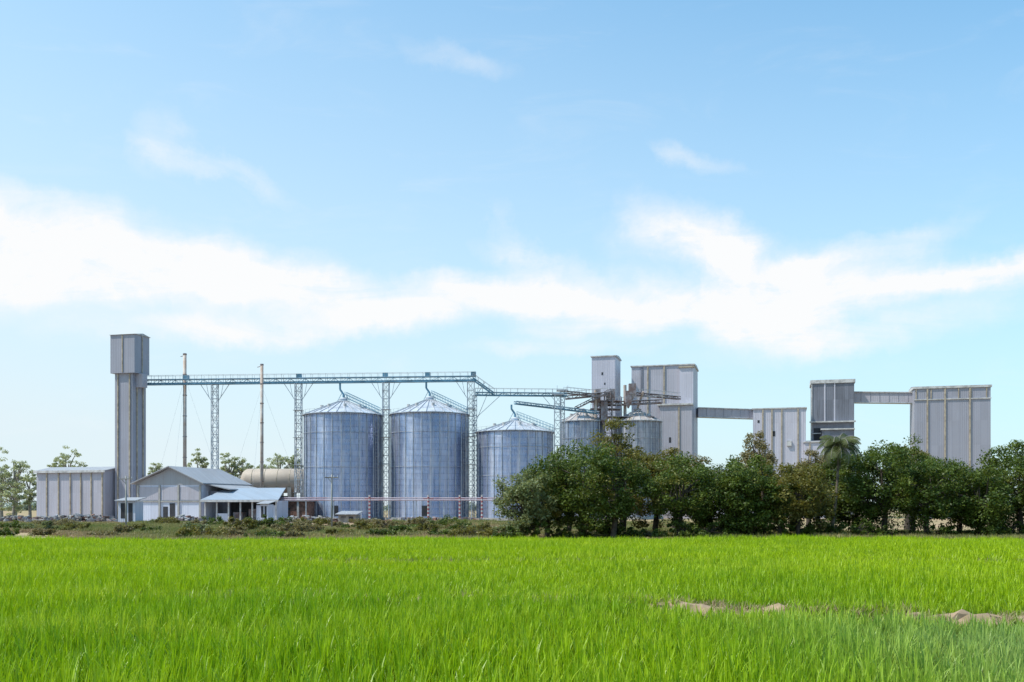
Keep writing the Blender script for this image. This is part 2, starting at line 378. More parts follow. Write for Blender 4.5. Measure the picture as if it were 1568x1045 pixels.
# ---------------------------------------------------------------- silos
def silo(px,D,R,ze,za,nst=28,catw=True,col=None,metal=.70,spout=None,rcol=None):
    x=X(px,D); g=Group('grain_silo',(x,D,0))
    sm=mat_silo('silo_sheet',R,col or (0.31,0.37,0.52),metal)
    s=g.p('shell',sm,True); n=96; vs=[];
    for z in (0.55,ze):
        for i in range(n): a=2*math.pi*i/n; vs.append((x+R*math.cos(a),D+R*math.sin(a),z))
    s.add(vs,[(i,(i+1)%n,n+(i+1)%n,n+i) for i in range(n)])
    g.p('foundation',CONC).cyl((x,D,0),(x,D,.55),R+.5,n=64)
    st=g.p('stiffeners',STEEL)
    for i in range(nst):
        a=2*math.pi*(i+.5)/nst; cx=x+(R+.06)*math.cos(a); cy=D+(R+.06)*math.sin(a)
        st.beam((cx,cy,.55),(cx,cy,ze),.12)
    wr=g.p('wind_rings',STEEL)
    for z in (ze*.82,ze*.5):
        pts=[(x+(R+.15)*math.cos(2*math.pi*i/48),D+(R+.15)*math.sin(2*math.pi*i/48),z) for i in range(48)]
        for i in range(48): wr.beam(pts[i],pts[(i+1)%48],.06)
    ro=g.p('cone_roof',rcol or SROOF); n=nst; Re=R+.3; rc=.9
    vs=[]
    for r_,z in ((Re,ze-.08),(rc,za-.5)):
        for i in range(n): a=2*math.pi*i/n; vs.append((x+r_*math.cos(a),D+r_*math.sin(a),z))
    ro.add(vs,[(i,(i+1)%n,n+(i+1)%n,n+i) for i in range(n)])
    ro.cyl((x,D,za-.55),(x,D,za-.1),rc,rc*.9,20); ro.cyl((x,D,za-.1),(x,D,za+.25),.95,.25,20)
    ri=g.p('roof_ribs',STEEL)
    for i in range(n):
        a=2*math.pi*i/n; ca,sa=math.cos(a),math.sin(a)
        ri.beam((x+Re*ca,D+Re*sa,ze-.02),(x+rc*ca,D+rc*sa,za-.44),.11)
    ev=g.p('eave_ring',STEEL); 
    pts=[(x+Re*math.cos(2*math.pi*i/64),D+Re*math.sin(2*math.pi*i/64),ze-.1) for i in range(64)]
    for i in range(64): ev.beam(pts[i],pts[(i+1)%64],.14)
    vt=g.p('roof_vents',TRIM)
    for i in range(8):
        a=2*math.pi*(i+.3)/8; r_=R*.55; z=ze+(za-ze)*(1-.55)
        vt.cyl((x+r_*math.cos(a),D+r_*math.sin(a),z-.2),(x+r_*math.cos(a),D+r_*math.sin(a),z+.45),.28,.34,10)
    if catw:
        cw=g.p('roof_stair',BLUEST)
        a=math.radians(-18); ca,sa=math.cos(a),math.sin(a)
        for off in (-.4,.4):
            ox,oy=-sa*off,ca*off
            for h in (.15,.75,1.25):
                cw.beam((x+ox+.5*ca,D+oy+.5*sa,za+h+.1),(x+ox+Re*ca,D+oy+Re*sa,ze+h),.09 if h<1 else .07)
            for k in range(12):
                r_=.5+(Re-.5)*k/11; z=za+.1+(ze-za-.1)*k/11
                cw.beam((x+ox+r_*ca,D+oy+r_*sa,z),(x+ox+r_*ca,D+oy+r_*sa,z+1.25),.06)
        hr=g.p('eave_handrail',STEEL)
        for i in range(64):
            if i%2==0: hr.beam(pts[i],(pts[i][0],pts[i][1],ze+.75),.04)
            p=pts[i];q=pts[(i+1)%64]
            hr.beam((p[0],p[1],ze+.75),(q[0],q[1],ze+.75),.035)
    if spout:
        sp=g.p('filling_spout',BLUEST)
        sp.cyl((x,D,za+.1),(x,D,za+.9),.22,n=10); sp.cyl((x,D,za+.9),(x-.7,D,za+1.9),.2,n=10); sp.cyl((x-.7,D,za+1.9),(x-.7,D,spout),.2,n=10)
        for s_ in (-1,1): sp.beam((x+s_*1.2,D,za-.45),(x+s_*.35,D,za+1.1),.09)
    dr=g.p('access_door',DARK); dr.box(x-.9,x+.3,D-R-.13,D-R+.2,.9,2.9)
    lg=g.p('side_ladder',TRIM)
    a=math.radians(-28); bx=x+(R+.35)*math.cos(a); by=D+(R+.35)*math.sin(a)
    for o_ in (-.25,.25): lg.beam((bx+o_,by,.6),(bx+o_,by,ze+.8),.06)
    for k in range(int(ze/.7)): lg.beam((bx-.25,by,.8+k*.7),(bx+.25,by,.8+k*.7),.04)
    g.finish()
silo(526,202,7.85,Z(631,194.5),Z(611,202),spout=zg)
silo(658,200.7,7.8,Z(630,193),Z(609,200.7),spout=zg)
silo(788.5,199,7.6,Z(658,191.5),Z(641,199),spout=Z(620,199))
SR2=mat_plain('silo_roof_rusty',(0.56,0.52,0.50),0.5,.3,.25,.4,(0.40,0.33,0.30))
silo(892,216,4.7,Z(643,211),Z(627,216),20,False,rcol=SR2,col=(.27,.31,.40))
silo(976,216,5.1,Z(643,211),Z(627,216),20,False,rcol=SR2,col=(.22,.23,.27),metal=.3)

g=Group('transfer_conveyor',(X(800,200),200,0))
truss(g,(X(728,200),200,Z(606,200)),(X(868,200),201.5,Z(606,200)),1.1,.6,1.4,BLUEST,.1)
g.finish()
g=Group('inclined_conveyor',(X(830,200),200,0))
truss(g,(X(789,199),199,Z(619,199)),(X(915,210),210,Z(634,210)),.9,.55,1.3,BLUEST,.1,rail=False)
g.finish()
g=Group('inclined_conveyor',(X(742,200),200,0))
truss(g,(X(724,199.5),199.5,Z(583,200)),(X(757,200),200,Z(606,200)),.8,.5,1.2,BLUEST,.09)
g.finish()
for px,D,py,w in ((854,201,606,1.3),(861,206,600,.9)):
    x=X(px,D); g=Group('lattice_tower',(x,D,0)); lattice(g,x,D,0,Z(py,D),w,.13); 
    g.p('knee_braces',STEEL).beam((x-3,D,Z(py,D)-.1),(x-.6,D,Z(py,D)-3),.1)
    g.p('head_platform',STEEL).box(x-1.2,x+1.2,D-1,D+1,Z(py,D)+.1,Z(py,D)+.3)
    for s_ in (-1.1,1.1): g.p('head_platform',STEEL).beam((x+s_,D-.9,Z(py,D)+.2),(x+s_,D-.9,Z(py,D)+1.2),.07)
    g.finish()
g=Group('lattice_tower',(X(735,200),200,0))
b=g.p('knee_braces',STEEL); b.beam((X(745,200),200,Z(607,200)),(X(727,200),200,Z(650,200)),.11); b.beam((X(765,200),200,Z(607,200)),(X(729,200),200,Z(640,200)),.11)
lattice(g,X(727,200),200.0,0,Z(606,200),.8,.1); g.finish()

# ---------------------------------------------------------------- processing complex
def bld(name,pxL,pxR,D,depth,pytop,wall,pipes=(),caph=.35,yaw=-15,z0=0,details=None):
    f=Frame(pxL,pxR,D,yaw); zt=Z(pytop,D); g=Group(name,f(f.w/2,0,0))
    g.p('walls',wall).box(0,f.w,0,depth,z0,zt-caph,f)
    rf=g.p('roof_cap',TRIM); o=.25
    rf.box(-o,f.w+o,-o,depth+o,zt-caph+.003,zt-.1,f)
    A=[f(-o,-o,zt-.097),f(f.w+o,-o,zt-.097),f(f.w+o,depth+o,zt-.097),f(-o,depth+o,zt-.097),f(-o,depth/2,zt+.3),f(f.w+o,depth/2,zt+.3)]
    g.p('roof',ROOF).add(A,[(0,1,5,4),(2,3,4,5),(0,4,3),(1,2,5)])
    for px in pipes: g.p('downpipes',BUFF).box(f.U(px)-.15,f.U(px)+.15,-.25,-.01,z0,zt-caph-.1,f)
    if details: details(g,f,zt,depth)
    return g
def dA(g,f,zt,d):
    k=g.p('openings',DARK); k.box(f.U(921),f.U(923.5),-.04,-.005,Z(575,D5),Z(571,D5),f); k.box(f.U(925),f.U(927),-.04,-.005,Z(590,D5),Z(587,D5),f)
    k.box(f.U(928),f.U(938),-.04,-.005,Z(620,D5),Z(602,D5),f)
    g.p('side_duct',SID).box(f.w+.01,f.w+1.0,2,4,8,Z(607,D5),f)
D5=232
g=bld('headhouse_tower',906,942,D5,8,545,SIDL,(),details=dA); g.finish()
def dB(g,f,zt,d):
    g.p('wall_strips',SIDD).box(f.U(981),f.U(985),-.09,-.008,Z(602,D5),zt-.6,f)
    x=g.p('front_hoist_bay',SIDL); x.box(f.U(1041),f.U(1062),-1.0,-.01,Z(621,D5),Z(567,D5),f)
    g.p('front_hoist_roof',BUFF).box(f.U(1041)-.2,f.U(1062)+.25,-1.3,-.0,Z(567,D5)+.003,Z(565,D5),f)
    x=g.p('lower_annex',SID); x.box(f.U(1012),f.U(1061),-2.2,-.01,0,Z(624,D5),f)
    g.p('annex_roof',TRIM).box(f.U(1008),f.U(1061)+.2,-2.6,-.005,Z(624,D5)+.003,Z(621.5,D5),f)
    g.p('annex_pipes',BUFF).box(f.U(1040),f.U(1042),-2.4,-2.21,0,Z(626,D5),f)
    k=g.p('openings',DARK); k.box(f.U(1026),f.U(1029),-2.24,-2.205,Z(680,D5),Z(672,D5),f)
g=bld('processing_block',967,1062,D5,12,560,SID,(992,1017),details=dB); g.finish()
def dC(g,f,zt,d):
    k=g.p('openings',DARK); k.box(f.U(1182),f.U(1187),-.05,-.005,Z(669,D5),Z(661,D5),f); k.box(f.U(1160),f.U(1163),-.05,-.005,Z(648,D5),Z(644,D5),f)
    g.p('vents',TRIM).box(f.U(1205),f.U(1212),-.4,-.005,Z(684,D5),Z(676,D5),f)
g=bld('storage_block',1153,1234,D5,10,625,SIDL,(1168,1182,1197,1222),yaw=-15,details=dC); g.finish()
def dD(g,f,zt,d):
    g.p('corner_strip',TRIM).box(-.12,.12,-.14,-.01,0,zt-.4,f)
    s=g.p('panel_strips',SIDL)
    for px in (1262,1277): s.box(f.U(px),f.U(px)+.3,-.1,-.008,Z(646,D5),zt-.5,f)
    g.p('ledge',TRIM).box(-.5,f.w+.3,-1.1,-.005,Z(648,D5),Z(646,D5),f)
    b=g.p('lower_bay',SIDD); b.box(f.U(1258),f.w-.3,-2,-.01,0,Z(660,D5),f)
    g.p('lower_bay_roof',TRIM).box(f.U(1256),f.w,-2.4,-.005,Z(660,D5)+.003,Z(658,D5),f)
    k=g.p('openings',DARK); k.box(f.U(1246),f.U(1256),-.05,-.006,Z(700,D5),Z(656,D5),f)
    for z in (665,680,695): g.p('landing_slabs',TRIM).box(-.1,f.U(1257),-.6,-.07,Z(z,D5),Z(z,D5)+.2,f)
g=bld('weathered_headhouse',1243,1308,D5,9,582,SIDD,(),.9,details=dD); g.finish()
D6=226
def dE(g,f,zt,d):
    g.p('band_rail',TRIM).box(-.15,f.w+.15,-.2,-.006,Z(613.5,D6),Z(612,D6),f)
    s=g.p('parapet_strips',BUFF)
    for px in (1402,1425,1446,1467,1486,1510): s.box(f.U(px),f.U(px)+.2,-.16,-.006,Z(611.5,D6),zt-.4,f)
g=bld('tall_storage_block',1400,1517,D6,8,592,SIDT,(1420,1447,1485),.6,details=dE); g.finish()
def gallery(pA,pB,zA,zB,h,w=2.2):
    pA=Vector(pA);pB=Vector(pB); g=Group('enclosed_conveyor_gallery',((pA.x+pB.x)/2,(pA.y+pB.y)/2,0))
    a=Vector((pA.x,pA.y,zA));b=Vector((pB.x,pB.y,zB)); g.p('casing',SID).beam(a,b,w,h)
    o=Vector((0,0,h/2+.11)); g.p('roof',TRIM).beam(a+o,b+o,w+.5,.2)
    g.p('bottom_chord',STEEL).beam(a-o,b-o,w+.15,.2)
    n=7; d=(b-a).normalized(); s=d.cross(Vector((0,0,1))).normalized()*(w/2+.04)
    for k in range(n+1):
        q=a+(b-a)*k/n; 
        g.p('ribs',SIDT).beam(q+s-o*.9,q+s+o*.9,.08)
    g.finish()
gallery((X(1068,236),236),(X(1158,236),236),Z(632,236),Z(635,236),1.9)
gallery((X(1304,234),234),(X(1404,230),230),Z(609,234),Z(610,230),2.2)
g=bld('low_shed',1078,1156,D5-6,8,719,SIDL,(),.3); g.finish()
g=bld('low_shed',1232,1262,D5-4,6,676,SIDL,(1240,),.3); g.finish()

g=Group('rusty_transfer_equipment',(X(930,213),213,0)); D7=212
def TP(px,py,dy=0): return (X(px,D7+dy),D7+dy,Z(py,D7+dy))
truss(g,TP(866,612),TP(930,606),1.0,.7,1.3,RUST,.12,deck=RUST)
truss(g,TP(880,628),TP(935,600),.8,.6,1.3,RUST,.12,deck=RUST,rail=False)
truss(g,TP(928,622,3),TP(1014,618,3),1.2,.8,1.3,RUST,.12,deck=RUST)
truss(g,TP(975,606,2),TP(1040,612,12),.9,.6,1.3,RUST,.12,deck=TRIM)
truss(g,TP(865,603,-6),TP(905,607,0),.8,.5,1.2,BLUEST,.1)
b=g.p('hoppers',RUST)
for px,py,w,h in ((915,606,1.2,2.6),(938,604,1.0,2.2),(968,596,1.5,2.2),(962,608,1.3,2.5),(925,630,1.4,4)):
    x,y,z=TP(px,py,1); b.box(x-w/2,x+w/2,y-w/2,y+w/2,z-h/2,z+h/2); b.cyl((x,y,z-h/2),(x,y,z-h/2-1.2),w*.5,w*.12,8)
dct=g.p('ducts',PIPE)
dct.cyl(TP(912,598),TP(912,640),.3,n=10); dct.cyl(TP(957,590,4),TP(957,640,4),.35,n=10); dct.cyl(TP(985,600,2),TP(976,626,4),.25,n=8)
lattice(g,X(932,D7),D7+1.0,0,Z(604,D7),1.6,.16,RUST,.1)
lattice(g,X(916,D7),D7+3.0,0,Z(606,D7),1.3,.14,RUST,.1)
g.p('platforms',RUST)
for px0,px1,py in ((905,948,616),(903,950,628),(925,1000,640)):
    g.parts['platforms'][0].box(X(px0,D7+3),X(px1,D7+3),D7+.5,D7+5,Z(py,D7+3),Z(py,D7+3)+.15)
    r=g.p('platform_rails',TRIM); zz=Z(py,D7+3)
    r.beam((X(px0,D7+3),D7+.6,zz+1),(X(px1,D7+3),D7+.6,zz+1),.07)
    for k in range(7):
        xx=X(px0,D7+3)+(X(px1,D7+3)-X(px0,D7+3))*k/6; r.beam((xx,D7+.6,zz),(xx,D7+.6,zz+1),.06)
g.finish()

# ---------------------------------------------------------------- yard objects
D8=184
g=Group('pipe_rack',(X(600,D8),D8,0)); p=g.p('pipes',PINK); x0=X(426,D8); x1=X(775,D8)
for y,z in ((D8,Z(766,D8)),(D8+.5,Z(763,D8))): p.cyl((x0,y,z),(x1,y,z),.12,n=8)
k=0; x=x0
while x<x1:
    g.p('posts',STEEL).beam((x,D8+.2,0),(x,D8+.2,Z(764,D8)),.18); x+=5.1; k+=1
g.finish()
for px in (566,656,704,738):
    x=X(px,D8-1); y=D8-1; g=Group('red_loading_post',(x,y,0))
    for z0 in np.arange(0,4.2,.7): g.p('red_bands',RED).cyl((x,y,z0),(x,y,z0+.35),.2,n=10); g.p('white_bands',TRIM).cyl((x,y,z0+.352),(x,y,z0+.698),.19,n=10)
    g.p('bracket',RED).beam((x-.9,y,4.2),(x+.9,y,4.2),.15); g.finish()
g=Group('brick_store',(X(445,192),192,0)); f=Frame(426,472,192,-6)
g.p('walls',BRICK).box(0,f.w,0,4,0,Z(768,192),f); g.p('roof',ROOF).box(-.3,f.w+.3,-.4,4.3,Z(768,192)+.003,Z(766,192)+.1,f)
g.p('doors',DARK).box(f.U(436),f.U(444),-.04,-.005,0.05,Z(778,192),f); g.p('pillars',TRIM).box(f.U(455),f.U(458),-.2,-.01,0,Z(768,192),f); g.finish()
for a,b,D,py in ((518,545,172,786),(181,207,160,765),(398,410,170,770)):
    f=Frame(a,b,D,-10); g=Group('guard_hut',f(f.w/2,1.5,0)); zt=Z(py,D)
    g.p('walls',WHT if a!=518 else WOOD).box(0,f.w,0,2.4,0,zt-.3,f)
    A=[f(-.4,-.5,zt-.25),f(f.w+.4,-.5,zt-.25),f(f.w+.4,2.8,zt+.25),f(-.4,2.8,zt+.25)]
    g.p('roof',ROOF).add(A+[(q[0],q[1],q[2]+.1) for q in A],[(0,3,2,1),(4,5,6,7),(0,1,5,4),(1,2,6,5),(2,3,7,6),(3,0,4,7)])
    g.p('window',DARK).box(f.w*.15,f.w*.45,-.03,-.004,.9,zt-.6,f); g.p('door',DARK).box(f.w*.6,f.w*.85,-.03,-.004,.05,zt-.6,f); g.finish()
rs=random.Random(3)
def scrap(px0,px1,D,h,n):
    g=Group('scrap_pile',(X((px0+px1)/2,D),D,0)); ms=[('rusty',RUST),('planks',WOOD),('bricks',BRICK),('pale_blocks',CONC),('sheets',ROOF)]
    for i in range(n):
        t=rs.random(); x=X(px0+(px1-px0)*t,D); y=D+rs.uniform(-2,2); z=rs.uniform(0.1,h*(math.sin(math.pi*t)**.5+.2)); 
        nm,m=rs.choice(ms); a=rs.uniform(0,3.14); L=rs.uniform(.3,1.5)
        g.p(nm,m).beam((x,y,z),(x+L*math.cos(a),y+L*math.sin(a),z+rs.uniform(-.15,.25)),rs.uniform(.15,.6),rs.uniform(.1,.5))
    g.finish()
scrap(60,180,172,1.1,220); scrap(0,50,176,.9,110); scrap(430,520,175,.9,100); scrap(560,760,178,.6,120); scrap(250,310,172,.9,80)
for px,pt,D,arm in ((193,729,112,True),(508,727,114,True),(703,812,88,False)):
    x=X(px,D); zt=Z(pt,D) if arm else .9; g=Group('utility_pole',(x,D,0)); 
    g.p('pole',CONC,True).cyl((x,D,0),(x,D,zt),.11 if arm else .05,.08 if arm else .04,10)
    if arm:
        g.p('crossarm',WOOD).beam((x-.75,D-.1,zt-.35),(x+.75,D-.1,zt-.35),.09)
        g.p('crossarm',WOOD).beam((x-.5,D-.1,zt-.35),(x,D-.08,zt-.9),.05)
        for s_ in (-.68,-.25,.25,.68): g.p('insulators',TRIM).cyl((x+s_,D-.1,zt-.3),(x+s_,D-.1,zt-.1),.05,.03,8)
    g.finish()

# ---------------------------------------------------------------- ground
FE=74.0   # far edge of the paddy
m,nt,b=newmat('earth_and_grass'); geo=nt.nodes.new('ShaderNodeNewGeometry'); P=geo.outputs['Position']
x,y,z=SEP(nt,P)
n1=RNG(nt,NOISE(nt,P,.12,5,.6),.4,.62); n2=RNG(nt,NOISE(nt,P,.9,4,.6),.35,.65); n3=RNG(nt,NOISE(nt,P,.05,4,.6),.45,.6)
c=MIX(nt,n1,(.22,.19,.07),(.38,.24,.14)); c=MIX(nt,M(nt,'MULTIPLY',n2,.5),c,(.26,.24,.09)); c=MIX(nt,M(nt,'MULTIPLY',n3,.5),c,(.44,.27,.18))
fieldm=M(nt,'LESS_THAN',y,FE)
soil=MIX(nt,n2,(.14,.11,.06),(.22,.17,.10))
c=MIX(nt,fieldm,c,soil); nt.links.new(c,b.inputs['Base Color']); b.inputs['Roughness'].default_value=.95
S=5000; me=bpy.data.meshes.new('ground'); me.from_pydata([(-S,-200,0),(S,-200,0),(S,S,0),(-S,S,0)],[],[(0,1,2,3)]); me.materials.append(m)
COL.objects.link(bpy.data.objects.new('ground',me))
YM=mat_plain('yard_concrete',(.42,.35,.29),.9,0,.25,.15,(.30,.20,.15))
me=bpy.data.meshes.new('yard_pavement'); me.from_pydata([(-135,165,.004),(20,165,.004),(20,225,.004),(-135,225,.004)],[],[(0,1,2,3)]); me.materials.append(YM)
COL.objects.link(bpy.data.objects.new('yard_pavement',me))
SOILM=mat_plain('dry_soil',(.38,.26,.17),.95,0,.3,1.6,(.24,.17,.10))
def bund(x): return 27.0-.02*x-(.26*x if x>0 else 0)+.35*math.sin(x*.45)
def bund2(x): return 47+.04*x+.5*math.sin(x*.2)
def berm(name,fn,x0,x1,w,h):
    vs=[];fs=[];n=int((x1-x0)/.25); prof=[(-1,-.02),(-.6,.55),(-.25,.95),(.2,1.0),(.6,.6),(1,-.02)]; k=len(prof)
    r=random.Random(9)
    for i in range(n+1):
        x=x0+(x1-x0)*i/n; hm=1+.16*math.sin(x*1.9)+.1*math.sin(x*4.7+1)
        for a,b_ in prof: vs.append((x+r.uniform(-.05,.05),fn(x)+a*w/2+r.uniform(-.08,.08),b_*h*hm*(1+r.uniform(-.16,.16)) if b_>0 else -.02))
    for i in range(n):
        for j in range(k-1): fs.append((i*k+j,(i+1)*k+j,(i+1)*k+j+1,i*k+j+1))
    me=bpy.data.meshes.new(name); me.from_pydata(vs,[],fs); me.materials.append(SOILM); o=bpy.data.objects.new(name,me); COL.objects.link(o)
berm('earth_bund',bund,-26,24,1.1,.40); berm('earth_bund',bund2,-40,40,.9,.25)

# ---------------------------------------------------------------- scatter helper
def scatter(name,pts,rot,scl,idx,objs):
    col=bpy.data.collections.new(name+'_variants')
    for o in objs: col.objects.link(o)
    me=bpy.data.meshes.new(name); me.vertices.add(len(pts)); me.vertices.foreach_set('co',np.asarray(pts,dtype=np.float32).ravel())
    a=me.attributes.new('rotv','FLOAT_VECTOR','POINT'); a.data.foreach_set('vector',np.asarray(rot,dtype=np.float32).ravel())
    a=me.attributes.new('sclv','FLOAT_VECTOR','POINT'); a.data.foreach_set('vector',np.asarray(scl,dtype=np.float32).ravel())
    a=me.attributes.new('vidx','INT','POINT'); a.data.foreach_set('value',np.asarray(idx,dtype=np.int32))
    me.update(); ob=bpy.data.objects.new(name,me); COL.objects.link(ob)
    ng=bpy.data.node_groups.new(name,'GeometryNodeTree')
    ng.interface.new_socket('Geometry',in_out='INPUT',socket_type='NodeSocketGeometry'); ng.interface.new_socket('Geometry',in_out='OUTPUT',socket_type='NodeSocketGeometry')
    N=ng.nodes; gi=N.new('NodeGroupInput'); go=N.new('NodeGroupOutput'); ci=N.new('GeometryNodeCollectionInfo')
    ci.inputs['Collection'].default_value=col; ci.inputs['Separate Children'].default_value=True; ci.inputs['Reset Children'].default_value=True
    ip=N.new('GeometryNodeInstanceOnPoints'); ip.inputs['Pick Instance'].default_value=True
    def na(n,t):
        q=N.new('GeometryNodeInputNamedAttribute'); q.data_type=t; q.inputs['Name'].default_value=n; return q.outputs['Attribute']
    L=ng.links; L.new(gi.outputs[0],ip.inputs['Points']); L.new(ci.outputs[0],ip.inputs['Instance'])
    L.new(na('vidx','INT'),ip.inputs['Instance Index']); L.new(na('rotv','FLOAT_VECTOR'),ip.inputs['Rotation']); L.new(na('sclv','FLOAT_VECTOR'),ip.inputs['Scale'])
    L.new(ip.outputs[0],go.inputs[0])
    md=ob.modifiers.new('scatter','NODES'); md.node_group=ng
    return ob
def blades(name,seed,size,hills,per,h0,h1,w0,lean,mat,spread=.03,ts=(0,.4,.75,1.0),hv=(.8,1.12)):
    r=np.random.default_rng(seed)
    n=hills*hills*per; hx=(np.repeat(np.arange(hills),hills)+.5)/hills-.5; hy=(np.tile(np.arange(hills),hills)+.5)/hills-.5
    hx=hx*size+r.normal(0,.055,hills*hills); hy=hy*size+r.normal(0,.055,hills*hills)
    hh=r.uniform(hv[0],hv[1],hills*hills)
    bx=np.repeat(hx,per)+r.normal(0,spread,n); by=np.repeat(hy,per)+r.normal(0,spread,n)
    H=r.uniform(h0,h1,n)*np.repeat(hh,per); az=r.uniform(0,2*np.pi,n); ln=np.abs(r.normal(0,lean,n))+.04
    W=w0*r.uniform(.7,1.3,n); tw=az+np.pi/2+r.normal(0,.5,n)
    K=len(ts); vs=np.zeros((n,K,2,3)); wf=np.interp(ts,[0,.4,.75,1],[.7,1,.75,.08])
    for i,t in enumerate(ts):
        out=H*ln*(t**1.9); cx=bx+np.cos(az)*out; cy=by+np.sin(az)*out; cz=H*(t-0.42*ln*t**3)
        ww=W*wf[i]/2
        for j,s_ in enumerate((-1,1)):
            vs[:,i,j,0]=cx+np.cos(tw)*ww*s_; vs[:,i,j,1]=cy+np.sin(tw)*ww*s_; vs[:,i,j,2]=cz
    base=np.arange(n)[:,None]*(K*2); q=[]
    for i in range(K-1): q.append(np.concatenate([base+i*2,base+i*2+1,base+i*2+3,base+i*2+2],1))
    return bpy.data.objects.new(name,np_mesh(name,vs.reshape(-1,3),np.concatenate(q),mat))

def mat_grass(name,ca,cb,cc,trans=.4,zt=.5,root_shade=(.03,.07,.01),rice=False):
    m,nt,b=newmat(name); geo=nt.nodes.new('ShaderNodeNewGeometry'); P=geo.outputs['Position']; x,y,z=SEP(nt,P)
    a=RNG(nt,NOISE(nt,P,.09,4,.6),.38,.62); f2=RNG(nt,NOISE(nt,P,6.0,2,.6),.35,.65); f3=RNG(nt,NOISE(nt,COMB(nt,M(nt,'MULTIPLY',x,.06),M(nt,'MULTIPLY',y,.35),0.0),1,3,.6),.5,.68)
    if rice: a=M(nt,'ADD',M(nt,'MULTIPLY',a,.45),M(nt,'MULTIPLY',RNG(nt,y,17,50),.6),clamp=True)
    c=MIX(nt,a,ca,cb); c=MIX(nt,M(nt,'MULTIPLY',f2,.55),c,tuple(k*.5 for k in ca)); c=MIX(nt,M(nt,'MULTIPLY',f3,.4),c,cc)
    if rice:
        rt=M(nt,'MULTIPLY',RNG(nt,x,3,10),RNG(nt,y,26,17)); c=MIX(nt,M(nt,'MULTIPLY',rt,.5),c,(.40,.50,.24))
    c=MIX(nt,RNG(nt,z,.0,zt,0,1),root_shade,c)  # blade bases darkened: shade in the gaps between plants, put into the colour
    nt.links.new(c,b.inputs['Base Color']); b.inputs['Roughness'].default_value=.42; b.inputs['Specular IOR Level'].default_value=.4
    t=nt.nodes.new('ShaderNodeBsdfTranslucent'); nt.links.new(c,t.inputs[0]); mx=nt.nodes.new('ShaderNodeMixShader'); mx.inputs[0].default_value=trans
    nt.links.new(b.outputs[0],mx.inputs[1]); nt.links.new(t.outputs[0],mx.inputs[2]); nt.links.new(mx.outputs[0],nt.nodes['Material Output'].inputs[0]); return m
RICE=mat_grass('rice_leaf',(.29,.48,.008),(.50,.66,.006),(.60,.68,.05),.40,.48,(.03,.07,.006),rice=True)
DRY=mat_grass('dry_grass',(.44,.34,.18),(.36,.36,.13),(.50,.34,.25),.3,.3,(.22,.15,.09))
DRYW=mat_grass('dry_weeds',(.42,.30,.15),(.38,.31,.12),(.46,.28,.18),.3,.3,(.24,.15,.09))
WEED=mat_grass('weedy_grass',(.22,.25,.06),(.38,.33,.12),(.44,.32,.17),.35,.3,(.16,.13,.06))
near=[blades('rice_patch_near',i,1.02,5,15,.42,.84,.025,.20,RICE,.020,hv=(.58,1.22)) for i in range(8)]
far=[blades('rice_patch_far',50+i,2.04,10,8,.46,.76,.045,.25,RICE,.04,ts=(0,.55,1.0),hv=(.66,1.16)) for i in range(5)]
rn=np.random.default_rng(5)
A={'n':([],[],[],[]),'f':([],[],[],[]),'d':([],[],[],[])}
def put(k,p,r,s,i):
    a=A[k]; a[0].append(p);a[1].append(r);a[2].append(s);a[3].append(i)
def q90(): return rn.integers(0,4)*math.pi/2+rn.uniform(-.06,.06)
def wav(px_,py_): return 1.0+.10*math.sin(px_*.21+py_*.13)+.07*math.sin(px_*.9-py_*.5)+rn.uniform(-.08,.08)
gy=11.5
while gy<36:
    gx=-(.56*gy+8)
    while gx<.56*gy+8:
        px_=gx; py_=gy; s=wav(px_,py_); bd=py_-bund(px_)
        if abs(bd)<.7:
            hasbare=(4.6<px_<6.9) or (9.3<px_<13.5)
            if not hasbare: put('n',(px_,py_,.2),(0,0,q90()),(1,1,.55+rn.random()*.2),rn.integers(0,8))
            if rn.random()<(.8 if hasbare else .65): put('d',(px_,py_,.28),(0,0,rn.uniform(0,6.28)),(1,1,(.6 if hasbare else .95)+rn.random()*.3),rn.integers(0,3))
        else:
            if -2.6<bd<=-.7 and px_>3: s*=.66
            put('n',(px_,py_,0),(rn.normal(0,.03),rn.normal(0,.03),q90()),(1,1,s),rn.integers(0,8))
        gx+=1.0
    gy+=1.0
gy=37.0
while gy<FE+1.6:
    gx=-(.56*gy+9)
    while gx<.56*gy+9:
        s=wav(gx,gy)
        if gy<FE+(1.8 if gx>0 else 0):
            if abs(gy-bund2(gx))<1.0: s*=.6; put('d',(gx,gy,.15),(0,0,rn.uniform(0,6.28)),(1.4,1,1.2),rn.integers(0,3))
            put('f',(gx,gy+rn.uniform(-.05,.05),0),(rn.normal(0,.02),rn.normal(0,.02),q90()),(1,1,s),rn.integers(0,5))
        gx+=2.0
    gy+=2.0
scatter('rice_field',*A['n'],near); scatter('rice_field',*A['f'],far)
dv=[blades('dry_grass_patch',20+i,1.1,4,12,.18,.40,.018,.6,DRY,.06) for i in range(3)]
scatter('dry_bank_grass',*A['d'],dv)
wv=[blades('weed_patch',30+i,2.2,6,22,.3,.8,.055,.5,WEED,.14,ts=(0,.55,1.)) for i in range(3)]+[blades('weed_patch',40+i,2.2,5,22,.2,.5,.05,.6,DRYW,.16,ts=(0,.55,1.)) for i in range(3)]
pts=[];rot=[];scl=[];idx=[]
